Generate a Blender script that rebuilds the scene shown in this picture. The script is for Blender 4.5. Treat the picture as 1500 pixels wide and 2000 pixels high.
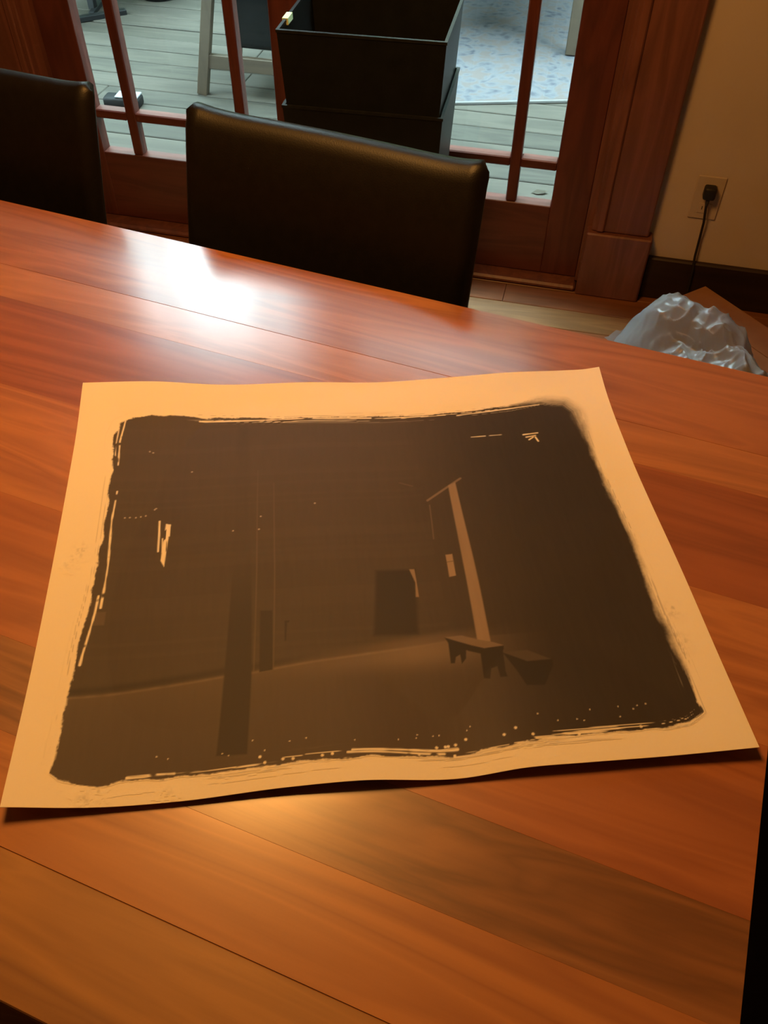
import bpy, bmesh, math, random
import numpy as np
from mathutils import Vector, Matrix, noise

# ------------------------------------------------------------------ scene, camera, light
for o in list(bpy.data.objects):
    bpy.data.objects.remove(o, do_unlink=True)
SC = bpy.context.scene
COL = SC.collection
R = math.radians

CAM_H = 1.45                       # eye height above the floor; table top is 0.75 m
F_PX, PITCH, ROLL, AZ = 1660.0, 48.0, 0.5, 21.3
cam_d = bpy.data.cameras.new('camera')
cam_d.sensor_fit = 'VERTICAL'
cam_d.sensor_height = 24.0
cam_d.lens = 24.0 * F_PX / 2000.0
cam_d.clip_start = 0.02
cam = bpy.data.objects.new('camera', cam_d)
COL.objects.link(cam)
fwd = Vector((0, math.cos(R(PITCH)), -math.sin(R(PITCH))))
rgt = Vector((1, 0, 0))
upv = rgt.cross(fwd)
rgt, upv = (math.cos(R(ROLL)) * rgt + math.sin(R(ROLL)) * upv,
            -math.sin(R(ROLL)) * rgt + math.cos(R(ROLL)) * upv)
m3 = Matrix((rgt, upv, -fwd)).transposed()
cam.matrix_world = Matrix.Translation((0, 0, CAM_H)) @ (Matrix.Rotation(R(AZ), 3, 'Z') @ m3).to_4x4()
SC.camera = cam

vs = SC.view_settings
vs.view_transform = 'Standard'
vs.look = 'None'
vs.gamma = 1.0
vs.use_curve_mapping = False
vs.exposure = 0.0

world = bpy.data.worlds.new('overcast_sky')
SC.world = world
world.use_nodes = True
bg = world.node_tree.nodes['Background']
bg.inputs[0].default_value = (0.72, 0.93, 1.0, 1)     # even, cool overcast sky
bg.inputs[1].default_value = 30.0

# the warm shaded lamp that hangs over the middle of the long table (above the frame)
ld = bpy.data.lights.new('table_lamp_light', 'SPOT')
ld.energy = 70
ld.color = (1.0, 0.445, 0.10)
ld.shadow_soft_size = 0.24
ld.spot_size = R(170)
ld.spot_blend = 0.5
lo = bpy.data.objects.new('table_lamp_light', ld)
lo.location = (-0.64, 0.86, 1.92)
COL.objects.link(lo)

# ------------------------------------------------------------------ helpers
def tag(o, label=None, cat=None, group=None, kind=None):
    if label: o['label'] = label
    if cat: o['category'] = cat
    if group: o['group'] = group
    if kind: o['kind'] = kind
    return o

def empty(name, loc=(0, 0, 0), rz=0.0):
    o = bpy.data.objects.new(name, None)
    o.empty_display_size = 0.05
    o.location = loc
    o.rotation_euler = (0, 0, rz)
    COL.objects.link(o)
    return o

def link(name, me, mat=None, parent=None, loc=(0, 0, 0), rz=0.0):
    o = bpy.data.objects.new(name, me)
    if mat is not None and not me.materials:
        me.materials.append(mat)
    o.location = loc
    o.rotation_euler = (0, 0, rz)
    COL.objects.link(o)
    if parent is not None:
        o.parent = parent
    return o

def bm_mesh(bm, name, smooth=False):
    me = bpy.data.meshes.new(name)
    bmesh.ops.recalc_face_normals(bm, faces=bm.faces)
    bm.to_mesh(me)
    bm.free()
    if smooth:
        for p in me.polygons:
            p.use_smooth = True
    return me

def add_box(bm, x0, x1, y0, y1, z0, z1, bev=0.0, seg=1):
    co = [(x0, y0, z0), (x1, y0, z0), (x1, y1, z0), (x0, y1, z0),
          (x0, y0, z1), (x1, y0, z1), (x1, y1, z1), (x0, y1, z1)]
    v = [bm.verts.new(c) for c in co]
    fs = [bm.faces.new([v[i] for i in f]) for f in
          ((0, 3, 2, 1), (4, 5, 6, 7), (0, 1, 5, 4), (1, 2, 6, 5), (2, 3, 7, 6), (3, 0, 4, 7))]
    if bev:
        es = list({e for f in fs for e in f.edges})
        bmesh.ops.bevel(bm, geom=es, offset=bev, segments=seg, affect='EDGES', profile=0.5)

def box(name, x0, x1, y0, y1, z0, z1, mat, parent=None, bev=0.0, seg=1, loc=(0, 0, 0), rz=0.0):
    bm = bmesh.new()
    add_box(bm, min(x0, x1), max(x0, x1), min(y0, y1), max(y0, y1), min(z0, z1), max(z0, z1), bev, seg)
    return link(name, bm_mesh(bm, name), mat, parent, loc, rz)

def tube_mesh(name, pts, rad, n=8, closed_ends=True):
    bm = bmesh.new()
    pts = [Vector(p) for p in pts]
    rings = []
    for i, p in enumerate(pts):
        a = pts[max(i - 1, 0)]; b = pts[min(i + 1, len(pts) - 1)]
        t = (b - a).normalized()
        ref = Vector((0, 0, 1)) if abs(t.z) < 0.9 else Vector((1, 0, 0))
        u = t.cross(ref).normalized(); w = t.cross(u)
        r = rad[i] if isinstance(rad, (list, tuple)) else rad
        rings.append([bm.verts.new(p + r * (math.cos(2 * math.pi * k / n) * u + math.sin(2 * math.pi * k / n) * w)) for k in range(n)])
    for a, b in zip(rings, rings[1:]):
        for k in range(n):
            bm.faces.new((a[k], a[(k + 1) % n], b[(k + 1) % n], b[k]))
    if closed_ends:
        bm.faces.new(rings[0][::-1]); bm.faces.new(rings[-1])
    return bm_mesh(bm, name, True)

def bar_mesh(name, a, b, w, d, up=(0, 1, 0), bev=0.002):
    """square bar from a to b, w across, d along `up`"""
    a, b, up = Vector(a), Vector(b), Vector(up)
    t = (b - a).normalized()
    s = t.cross(up).normalized(); u = s.cross(t)
    bm = bmesh.new()
    vv = [[bm.verts.new(p + s * (i * w / 2) + u * (j * d / 2)) for i, j in ((-1, -1), (1, -1), (1, 1), (-1, 1))] for p in (a, b)]
    for k in range(4):
        bm.faces.new((vv[0][k], vv[0][(k + 1) % 4], vv[1][(k + 1) % 4], vv[1][k]))
    bm.faces.new(vv[0][::-1]); bm.faces.new(vv[1])
    if bev:
        bmesh.ops.bevel(bm, geom=bm.edges[:], offset=bev, segments=1, affect='EDGES')
    return bm_mesh(bm, name)

# ------------------------------------------------------------------ materials
def new_mat(name):
    m = bpy.data.materials.new(name)
    m.use_nodes = True
    nt = m.node_tree
    return m, nt, nt.nodes['Principled BSDF']

def plain(name, col, rough=0.6, spec=0.5, noise_amt=0.0, scale=20.0, bump=0.0, bscale=200.0, **kw):
    m, nt, p = new_mat(name)
    N, L = nt.nodes, nt.links
    p.inputs['Base Color'].default_value = (*col, 1)
    p.inputs['Roughness'].default_value = rough
    p.inputs['Specular IOR Level'].default_value = spec
    tc = N.new('ShaderNodeTexCoord')
    if noise_amt:
        nz = N.new('ShaderNodeTexNoise'); nz.inputs['Scale'].default_value = scale
        nz.inputs['Detail'].default_value = 6
        L.new(tc.outputs['Object'], nz.inputs['Vector'])
        r = N.new('ShaderNodeValToRGB')
        r.color_ramp.elements[0].position = 0.3
        r.color_ramp.elements[1].position = 0.7
        r.color_ramp.elements[0].color = (*[c * (1 - noise_amt) for c in col], 1)
        r.color_ramp.elements[1].color = (*[min(1, c * (1 + noise_amt)) for c in col], 1)
        L.new(nz.outputs['Fac'], r.inputs['Fac'])
        L.new(r.outputs['Color'], p.inputs['Base Color'])
    if bump:
        nb = N.new('ShaderNodeTexNoise'); nb.inputs['Scale'].default_value = bscale
        nb.inputs['Detail'].default_value = 4
        L.new(tc.outputs['Object'], nb.inputs['Vector'])
        b = N.new('ShaderNodeBump'); b.inputs['Strength'].default_value = bump
        b.inputs['Distance'].default_value = 0.002
        L.new(nb.outputs['Fac'], b.inputs['Height']); L.new(b.outputs['Normal'], p.inputs['Normal'])
    for k, v in kw.items():
        p.inputs[k.replace('_', ' ')].default_value = v
    return m

def wood(name, light, dark, rough=0.35, seed=0.0, along='X', grain=1.0, spec=0.5, coat=0.0, coat_rough=0.15, knots=0.0, streak=0.55, ior=1.5):
    """planed wood: long fibres, broad growth figure, fine pores; axis `along` is the grain"""
    m, nt, p = new_mat(name)
    N, L = nt.nodes, nt.links
    tc = N.new('ShaderNodeTexCoord')
    mp = N.new('ShaderNodeMapping')
    s = {'X': (1, 9, 9), 'Y': (9, 1, 9), 'Z': (9, 9, 1)}[along]
    mp.inputs['Scale'].default_value = [v * grain for v in s]
    mp.inputs['Location'].default_value = (seed * 3.7, seed * 1.9, seed * 0.7)
    L.new(tc.outputs['Object'], mp.inputs['Vector'])
    broad = N.new('ShaderNodeTexNoise')
    broad.inputs['Scale'].default_value = 1.6; broad.inputs['Detail'].default_value = 3
    broad.inputs['Distortion'].default_value = 1.2 + knots
    L.new(mp.outputs[0], broad.inputs['Vector'])
    mp2 = N.new('ShaderNodeMapping')
    s2 = {'X': (3, 60, 60), 'Y': (60, 3, 60), 'Z': (60, 60, 3)}[along]
    mp2.inputs['Scale'].default_value = [v * grain for v in s2]
    mp2.inputs['Location'].default_value = (seed, seed * 2, 0)
    L.new(tc.outputs['Object'], mp2.inputs['Vector'])
    fine = N.new('ShaderNodeTexNoise')
    fine.inputs['Scale'].default_value = 1.5; fine.inputs['Detail'].default_value = 8
    fine.inputs['Roughness'].default_value = 0.65; fine.inputs['Distortion'].default_value = 0.4
    L.new(mp2.outputs[0], fine.inputs['Vector'])
    wv = N.new('ShaderNodeMath'); wv.operation = 'MULTIPLY'; wv.inputs[1].default_value = 7.0
    L.new(broad.outputs['Fac'], wv.inputs[0])
    fr = N.new('ShaderNodeMath'); fr.operation = 'PINGPONG'; fr.inputs[1].default_value = 1.0
    L.new(wv.outputs[0], fr.inputs[0])
    mx = N.new('ShaderNodeMix'); mx.data_type = 'FLOAT'; mx.inputs[0].default_value = streak
    L.new(fr.outputs[0], mx.inputs[2]); L.new(fine.outputs['Fac'], mx.inputs[3])
    ramp = N.new('ShaderNodeValToRGB')
    ramp.color_ramp.elements[0].position = 0.2; ramp.color_ramp.elements[0].color = (*dark, 1)
    ramp.color_ramp.elements[1].position = 0.75; ramp.color_ramp.elements[1].color = (*light, 1)
    L.new(mx.outputs[0], ramp.inputs['Fac'])
    L.new(ramp.outputs['Color'], p.inputs['Base Color'])
    p.inputs['Roughness'].default_value = rough
    p.inputs['Specular IOR Level'].default_value = spec
    p.inputs['IOR'].default_value = ior
    p.inputs['Coat Weight'].default_value = coat
    p.inputs['Coat Roughness'].default_value = coat_rough
    b = N.new('ShaderNodeBump'); b.inputs['Strength'].default_value = 0.05; b.inputs['Distance'].default_value = 0.001
    L.new(fine.outputs['Fac'], b.inputs['Height']); L.new(b.outputs['Normal'], p.inputs['Normal'])
    return m

M = {}
M['plaster'] = plain('tan_plaster', (0.50, 0.42, 0.35), 0.85, 0.3, 0.06, 3.0, 0.15, 60)
M['ceiling'] = plain('ceiling_paint', (0.62, 0.55, 0.45), 0.9, 0.2, 0.03, 3.0)
M['door'] = wood('mahogany_door', (0.12, 0.032, 0.022), (0.07, 0.018, 0.013), 0.42, 1.0, 'Z', 1.0)
M['door_rail'] = wood('mahogany_rail', (0.12, 0.032, 0.022), (0.07, 0.018, 0.013), 0.42, 2.0, 'X', 1.0)
M['casing'] = wood('mahogany_casing', (0.19, 0.072, 0.050), (0.115, 0.042, 0.030), 0.45, 3.0, 'Z', 1.0)
M['base'] = wood('dark_baseboard', (0.026, 0.012, 0.008), (0.015, 0.007, 0.005), 0.5, 4.0, 'X', 1.0)
M['ext'] = plain('exterior_siding', (0.30, 0.27, 0.22), 0.8, 0.3, 0.1, 5.0)

# ------------------------------------------------------------------ room shell
# door wall runs 8 degrees off the table; its frame: x along the wall, y outwards
WALL_AZ = R(8.0)
WALL_LOC = Vector((-0.26, 2.33, 0.0))
def wp(s, n, z=0.0):
    c, k = math.cos(WALL_AZ), math.sin(WALL_AZ)
    return Vector((WALL_LOC.x + s * c - n * k, WALL_LOC.y + s * k + n * c, z))
def wbox(name, s0, s1, n0, n1, z0, z1, mat, parent=None, bev=0.0):
    if parent is None:
        return box(name, s0, s1, n0, n1, z0, z1, mat, None, bev, 1, WALL_LOC, WALL_AZ)
    return box(name, s0, s1, n0, n1, z0, z1, mat, parent, bev)
def struct(o):
    o['kind'] = 'structure'
    return o

S0, S1, N0, ZC = -3.4, 1.5, -4.2, 2.45
OP0, OP1, OPZ = -1.66, 0.0, 2.15
bm = bmesh.new()
add_box(bm, S0, OP0, -0.03, 0.12, 0, 5.1)
add_box(bm, OP1, S1, -0.03, 0.12, 0, 5.1)
add_box(bm, OP0, OP1, -0.03, 0.12, OPZ, 5.1)
struct(link('wall_back', bm_mesh(bm, 'wall_back'), M['plaster'], None, WALL_LOC, WALL_AZ))
struct(wbox('wall_left', S0 - 0.12, S0, N0, 0.12, 0, ZC, M['plaster']))
struct(wbox('wall_right', S1, S1 + 0.12, N0, 0.12, 0, ZC, M['plaster']))
struct(wbox('wall_front', S0 - 0.12, S1 + 0.12, N0 - 0.12, N0, 0, ZC, M['plaster']))
struct(wbox('ceiling', S0 - 0.12, S1 + 0.12, N0 - 0.12, -0.03, ZC, ZC + 0.1, M['ceiling']))

# wooden strip floor: boards run along the door wall, each board its own piece
fl = struct(wbox('floor', S0 - 0.12, S1 + 0.12, N0 - 0.12, 0.10, -0.10, -0.012, M['base']))
rnd = random.Random(5)
fmats = []
for i, (l, d) in enumerate([((0.40, 0.20, 0.075), (0.26, 0.12, 0.042)), ((0.30, 0.125, 0.045), (0.19, 0.075, 0.027)),
                            ((0.32, 0.175, 0.068), (0.21, 0.108, 0.040)), ((0.24, 0.092, 0.035), (0.15, 0.056, 0.02))]):
    fmats.append(wood('floor_board_%d' % i, l, d, 0.4, 10 + i, 'X', 0.8))
n = 0.02
row = 0
while n > N0:
    cuts = [S0 - 0.1, rnd.uniform(-2.4, -1.2), rnd.uniform(-0.6, 0.9) if row % 2 else rnd.uniform(0.5, 1.1), S1 + 0.1]
    for k in range(3):
        mi = rnd.choice([0, 1, 1, 3, 2])
        if row in (2,) : mi = 2
        if row in (0, 1): mi = 3
        if row == 3: mi = 1
        wbox('floor_board', cuts[k] + 0.0006, cuts[k + 1] - 0.0006, n - 0.094, n - 0.0015, -0.012, 0.0, fmats[mi], fl, 0.0012)
    n -= 0.0955
    row += 1

# door frame, casing, skirting
bm = bmesh.new()
add_box(bm, OP0, -1.6305, -0.04, 0.11, 0.02, OPZ)
add_box(bm, -1.6305, -1.617, 0.024, 0.05, 0.02, 2.122)
add_box(bm, -0.043, -0.0295, 0.024, 0.05, 0.02, 2.122)
add_box(bm, -1.617, -0.043, 0.024, 0.05, 2.108, 2.122)
add_box(bm, -0.0295, OP1, -0.04, 0.11, 0.02, OPZ)
add_box(bm, OP0, OP1, -0.04, 0.11, 2.122, OPZ)
struct(link('trim_1', bm_mesh(bm, 'door_jamb'), M['casing'], None, WALL_LOC, WALL_AZ))
for i, (a, b) in enumerate(((OP0 - 0.152, OP0 + 0.004), (-0.010, 0.148))):
    c = struct(wbox('trim_%d' % (2 + i), a, b, -0.068, -0.03, 0.20, OPZ + 0.15, M['casing'], None, 0.004))
    wbox('plinth_block', a - 0.012, b + 0.012, -0.084, -0.03, 0.0, 0.20, M['casing'], c, 0.004)
    wbox('casing_bead', a + 0.012 if i else b - 0.034, a + 0.034 if i else b - 0.012, -0.076, -0.066, 0.202, OPZ, M['casing'], c, 0.004)
struct(wbox('trim_4', OP0 + 0.006, OP1 - 0.012, -0.066, -0.03, OPZ - 0.004, OPZ + 0.15, M['casing'], None, 0.004))
struct(wbox('trim_5', OP0 + 0.012, OP1 - 0.024, -0.075, 0.14, 0.0, 0.018, M['casing'], None, 0.006))   # threshold
bb = struct(wbox('baseboard_right', 0.162, S1, -0.05, -0.03, 0.0, 0.13, M['base'], None, 0.004))
struct(wbox('baseboard_left', S0, OP0 - 0.168, -0.05, -0.03, 0.0, 0.13, M['base'], None, 0.004))

# french doors: narrow border panes around one tall pane
gm = bpy.data.materials.new('window_glass')
gm.use_nodes = True
nt = gm.node_tree
for nd in list(nt.nodes): nt.nodes.remove(nd)
out = nt.nodes.new('ShaderNodeOutputMaterial'); mix = nt.nodes.new('ShaderNodeMixShader')
tr = nt.nodes.new('ShaderNodeBsdfTransparent'); tr.inputs[0].default_value = (0.90, 0.95, 0.94, 1)
gl = nt.nodes.new('ShaderNodeBsdfGlossy'); gl.inputs['Roughness'].default_value = 0.02
fz = nt.nodes.new('ShaderNodeLayerWeight'); fz.inputs['Blend'].default_value = 0.5     # thin pane: same both ways
pw = nt.nodes.new('ShaderNodeMath'); pw.operation = 'POWER'; pw.inputs[1].default_value = 5.0
ma = nt.nodes.new('ShaderNodeMath'); ma.operation = 'MULTIPLY_ADD'; ma.inputs[1].default_value = 0.96; ma.inputs[2].default_value = 0.04
nt.links.new(fz.outputs['Facing'], pw.inputs[0]); nt.links.new(pw.outputs[0], ma.inputs[0])
nt.links.new(ma.outputs[0], mix.inputs[0]); nt.links.new(tr.outputs[0], mix.inputs[1]); nt.links.new(gl.outputs[0], mix.inputs[2])
nt.links.new(mix.outputs[0], out.inputs[0])
M['glass'] = gm
M['steel'] = plain('brass_handle', (0.45, 0.30, 0.12), 0.35, 0.5, Metallic=1.0)

def french_door(idx, a, b, g0, g1, handle_s):
    d = struct(wbox('door_%d' % idx, a, g0, -0.022, 0.022, 0.02, 2.12, M['door'], None, 0.002))
    wbox('stile', g1, b, -0.022, 0.022, 0.02, 2.12, M['door'], d, 0.002)
    wbox('bottom_rail', g0, g1, -0.022, 0.022, 0.02, 0.232, M['door_rail'], d, 0.002)
    wbox('top_rail', g0, g1, -0.022, 0.022, 2.00, 2.12, M['door_rail'], d, 0.002)
    mv = [g0 + 0.115, g1 - 0.115]
    mh = [0.347, 1.885]
    for x in mv:
        wbox('muntin', x - 0.015, x + 0.015, -0.018, 0.018, 0.232, 2.00, M['door'], d, 0.003)
    xs = [g0, mv[0], mv[1], g1]
    zs = [0.232, mh[0], mh[1], 2.00]
    for z in mh:
        for k in range(3):
            x0 = xs[k] + (0.015 if k else 0); x1 = xs[k + 1] - (0.015 if k < 2 else 0)
            wbox('muntin', x0, x1, -0.018, 0.018, z - 0.013, z + 0.013, M['door_rail'], d, 0.003)
    for i in range(3):
        for j in range(3):
            wbox('pane', xs[i] + (0.010 if i else -0.004), xs[i + 1] - (0.010 if i < 2 else -0.004), -0.0015, 0.0015,
                 zs[j] + (0.009 if j else -0.004), zs[j + 1] - (0.009 if j < 2 else -0.004), M['glass'], d)
    h = link('handle', tube_mesh('handle', [(handle_s, -0.022, 1.0), (handle_s, -0.062, 1.0), (handle_s + (0.09 if idx == 2 else -0.09), -0.065, 1.0)], 0.009), M['steel'], d)
    return d
french_door(1, -1.630, -0.8262, -1.520, -0.940, -0.885)
french_door(2, -0.8258, -0.030, -0.705, -0.135, -0.765)

# ------------------------------------------------------------------ outside: deck, added sky blockers
DZ = -0.10
M['deck'] = [wood('weathered_deck_%d' % i, l, d, 0.75, 20 + i, 'X', 0.7, spec=0.3) for i, (l, d) in enumerate(
    [((0.054, 0.049, 0.038), (0.030, 0.028, 0.022)), ((0.060, 0.054, 0.043), (0.037, 0.034, 0.027)), ((0.047, 0.044, 0.035), (0.027, 0.025, 0.020))])]
dk = struct(wbox('deck', -5.2, 3.2, 0.13, 3.69, DZ - 0.3, DZ - 0.026, M['base']))
n = 0.78 - 0.1425 * 4
i = 0
rnd = random.Random(11)
while n < 3.5:
    c = rnd.uniform(-4.5, 2.6)
    for a, b in ((-5.2, c - 0.001), (c + 0.001, 3.2)):
        wbox('deck_board', a, b, n + 0.004, n + 0.1385, DZ - 0.026, DZ + rnd.uniform(-0.002, 0.001), M['deck'][rnd.randrange(3)], dk, 0.003)
    n += 0.1425
    i += 1
M['blocker'] = plain('dark_green_blocker', (0.035, 0.055, 0.025), 0.9, 0.2, 0.4, 9.0, 0.6, 30)  # unseen green walls, added to hold sky light off the deck
bm = bmesh.new()
add_box(bm, -5.8, -2.4, 3.7, 4.3, DZ - 0.3, 3.9)
add_box(bm, -2.4, 3.2, 3.7, 4.3, DZ - 0.3, 4.9)  # taller stretch keeps sky reflections off the right of the table
add_box(bm, -5.8, -5.2, 0.12, 3.7, DZ - 0.3, 5.1)
add_box(bm, 3.2, 3.8, 0.12, 4.3, DZ - 0.3, 5.1)
gf = struct(link('sky_blocker', bm_mesh(bm, 'sky_blocker'), M['blocker'], None, WALL_LOC, WALL_AZ))

# ------------------------------------------------------------------ dining table
TX0, TX1, TY0, TY1, TZ = -2.05, 0.192, 0.037, 0.994, 0.75
table = tag(empty('dining_table', ((TX0 + TX1) / 2, (TY0 + TY1) / 2, 0)),
            'long polished reddish wood dining table of glued boards', 'table')
tl = Vector(table.location)
def tb(name, x0, x1, y0, y1, z0, z1, mat, bev=0.0, seg=1):
    return box(name, x0 - tl.x, x1 - tl.x, y0 - tl.y, y1 - tl.y, z0, z1, mat, table, bev, seg)
def tw(i, l, d, kn=0.0, st=0.5):
    return wood('table_board_%d' % i, l, d, 0.42, 30 + i, 'X', 0.9, coat=1.0, coat_rough=0.20, knots=kn, streak=st, ior=1.55)
boards = [  # near to far: y range, light, dark
    (0.037, 0.129, (0.414, 0.195, 0.056), (0.246, 0.108, 0.032), 0.2),
    (0.129, 0.214, (0.470, 0.189, 0.058), (0.325, 0.117, 0.037), 0.6),
    (0.214, 0.297, (0.309, 0.131, 0.048), (0.168, 0.069, 0.025), 1.4),
    (0.297, 0.454, (0.407, 0.140, 0.050), (0.296, 0.095, 0.035), 0.5),
    (0.454, 0.610, (0.477, 0.189, 0.072), (0.326, 0.116, 0.047), 0.8),
    (0.610, 0.769, (0.364, 0.117, 0.050), (0.237, 0.075, 0.033), 0.3),
    (0.769, 0.838, (0.463, 0.187, 0.077), (0.335, 0.128, 0.052), 0.8),
    (0.838, 0.994, (0.416, 0.156, 0.065), (0.269, 0.094, 0.041), 0.8),
]
for i, (y0, y1, l, d, kn) in enumerate(boards):
    tb('board', TX0, TX1, y0 + 0.00002, y1 - 0.00002, TZ - 0.032, TZ, tw(i, l, d, kn), 0.00012 if 0 < i < 7 else 0.001)
M['table_frame'] = wood('table_frame', (0.30, 0.10, 0.034), (0.19, 0.06, 0.02), 0.4, 40, 'X', 1.0)
M['table_leg'] = wood('table_leg', (0.30, 0.10, 0.034), (0.19, 0.06, 0.02), 0.4, 41, 'Z', 1.0)
for y in (TY0 + 0.06, TY1 - 0.085):
    tb('apron', TX0 + 0.13, TX1 - 0.13, y, y + 0.025, TZ - 0.125, TZ - 0.032, M['table_frame'])
for x in (TX0 + 0.06, TX1 - 0.085):
    tb('apron', x, x + 0.025, TY0 + 0.13, TY1 - 0.13, TZ - 0.125, TZ - 0.032, M['table_frame'])
for x in (TX0 + 0.045, TX1 - 0.13):
    for y in (TY0 + 0.045, TY1 - 0.13):
        tb('leg', x, x + 0.085, y, y + 0.085, 0.0, TZ - 0.032, M['table_leg'], 0.005, 2)

# ------------------------------------------------------------------ leather dining chairs
M['leather'] = plain('black_leather', (0.007, 0.0055, 0.005), 0.42, 0.28, 0.15, 60.0, 0.12, 500.0)
M['chair_leg'] = wood('dark_chair_leg', (0.03, 0.015, 0.01), (0.015, 0.008, 0.005), 0.4, 50, 'Z')

def chair_back_mesh():
    W, TH, ZB = 0.245, 0.022, 0.40
    bm = bmesh.new()
    rings = []
    nu, npf = 29, 20
    us = [-1 + 2 * k / (nu - 1) for k in range(nu)]
    us = [math.copysign(abs(u) ** 0.75, u) for u in us]
    for u in us:
        ztop = 0.897 + 0.012 * abs(u) ** 8 - 0.004 * (1 - u * u)
        edge = max(0.0, (abs(u) - 0.93) / 0.07)
        th = TH * math.sqrt(max(0.02, 1 - edge ** 2))
        zt = ztop - 0.016 * edge ** 2
        ring = []
        zs = [ZB + (zt - TH - ZB) * k / 7 for k in range(8)]
        def yc(z):
            h = (z - ZB) / 0.5
            return 0.115 * h ** 1.35 - 0.02 * u * u * h       # leans back, hollow towards the sitter
        prof = [(yc(z) - th, z) for z in zs]
        for k in range(1, 6):
            a = math.pi - math.pi * k / 6
            prof.append((yc(zt) + th * math.cos(a), zt - TH + TH * math.sin(a)))
        prof += [(yc(z) + th, z) for z in reversed(zs)]
        ring = [bm.verts.new((u * W * (1.0 + 0.02 * (0.9 - p[1])), p[0], p[1])) for p in prof]
        rings.append(ring)
    for a, b in zip(rings, rings[1:]):
        m_ = len(a)
        for k in range(m_):
            bm.faces.new((a[k], a[(k + 1) % m_], b[(k + 1) % m_], b[k]))
    bm.faces.new(rings[0][::-1]); bm.faces.new(rings[-1])
    return bm_mesh(bm, 'backrest', True)

def make_chair(name):
    c = empty(name)
    link('backrest', chair_back_mesh(), M['leather'], c)
    bm = bmesh.new(); add_box(bm, -0.235, 0.235, -0.44, 0.018, 0.395, 0.47, 0.02, 3)
    link('seat', bm_mesh(bm, 'seat', True), M['leather'], c)
    for sx in (-1, 1):
        for y in (-0.40, -0.005):
            link('leg', bar_mesh('leg', (sx * 0.20, y, 0.0), (sx * 0.205, y, 0.40), 0.042, 0.042), M['chair_leg'], c)
    return c
def copy_tree(o, parent=None):
    c = o.copy(); COL.objects.link(c); c.parent = parent
    for ch in [x for x in bpy.data.objects if x.parent == o]:
        copy_tree(ch, c)
    return c
ch = make_chair('dining_chair')
ch.location = (-0.529, 1.025, 0); ch.rotation_euler.z = R(-2.0)
tag(ch, 'black leather dining chair in front of the stacked black bins', 'chair', 'leather chairs around the table')
c2 = copy_tree(ch)
c2.location = (-1.185, 1.03, 0); c2.rotation_euler.z = R(1.0)
tag(c2, 'black leather dining chair at the left, cut off by the picture edge', 'chair', 'leather chairs around the table')

c3 = copy_tree(ch)  # added chair; its black seat fills the dark strip past the table end
c3.location = (0.625, 0.455, 0); c3.rotation_euler.z = R(-90.0)
tag(c3, 'black leather dining chair at the right end of the table, added to fill the dark strip', 'chair', 'leather chairs around the table')

# ------------------------------------------------------------------ nested black bins
M['bin'] = plain('black_bin', (0.007, 0.008, 0.008), 0.45, 0.25, 0.2, 30, 0.1, 300)
M['rim'] = plain('worn_bin_rim', (0.010, 0.011, 0.011), 0.45, 0.3, 0.3, 80)
M['tag'] = plain('yellow_sticker', (0.62, 0.72, 0.40), 0.6, 0.3)
def bin_meshes(W, D, h, tap, th=0.006):
    def ring(bm, w, d, z): return [bm.verts.new((sx * w / 2, sy * d / 2, z)) for sx, sy in ((-1, -1), (1, -1), (1, 1), (-1, 1))]
    bm = bmesh.new()
    r0 = ring(bm, W * tap, D * tap, 0); r1 = ring(bm, W, D, h)
    r2 = ring(bm, W - 2 * th, D - 2 * th, h); r3 = ring(bm, W * tap - 2 * th, D * tap - 2 * th, th)
    for a, b in ((r0, r1), (r1, r2), (r2, r3)):
        for k in range(4):
            bm.faces.new((a[k], a[(k + 1) % 4], b[(k + 1) % 4], b[k]))
    bm.faces.new(r0[::-1]); bm.faces.new(r3)
    body = bm_mesh(bm, 'body')
    bm = bmesh.new()
    o, zz = 0.0015, 0.004
    q = [ring(bm, W + 2 * o, D + 2 * o, h - zz), ring(bm, W + 2 * o, D + 2 * o, h + 0.002),
         ring(bm, W - 2 * th - 2 * o, D - 2 * th - 2 * o, h + 0.002), ring(bm, W - 2 * th - 2 * o, D - 2 * th - 2 * o, h - zz)]
    for a, b in ((q[0], q[1]), (q[1], q[2]), (q[2], q[3]), (q[3], q[0])):
        for k in range(4):
            bm.faces.new((a[k], a[(k + 1) % 4], b[(k + 1) % 4], b[k]))
    rim = bm_mesh(bm, 'rim')
    return body, rim
bw, bd, bh = 0.372, 0.30, 0.62
body_me, rim_me = bin_meshes(bw, bd, bh, 0.82, 0.004)
bc = wp(-0.585, -0.292)
lab = ['upper black open bin, nested in another bin behind the chair, yellow sticker on its rim',
       'lower black bin holding the upper bin, only its left rim corner showing']
for i, (dx, dy, z, rz) in enumerate(((0, 0, 0.160, 0.0), (0, 0, 0.001, 0.0))):
    b = tag(empty('storage_bin', (bc.x + dx, bc.y + dy, z), WALL_AZ + R(3.0) + rz), lab[i], 'bin', 'nested black bins')
    link('body', body_me, M['bin'], b); link('rim', rim_me, M['rim'], b)
    if i == 0:
        box('sticker', -bw / 2 - 0.0045, -bw / 2 + 0.009, -0.085, -0.045, bh - 0.01, bh + 0.0035, M['tag'], b)
    else:
        pass

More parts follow.
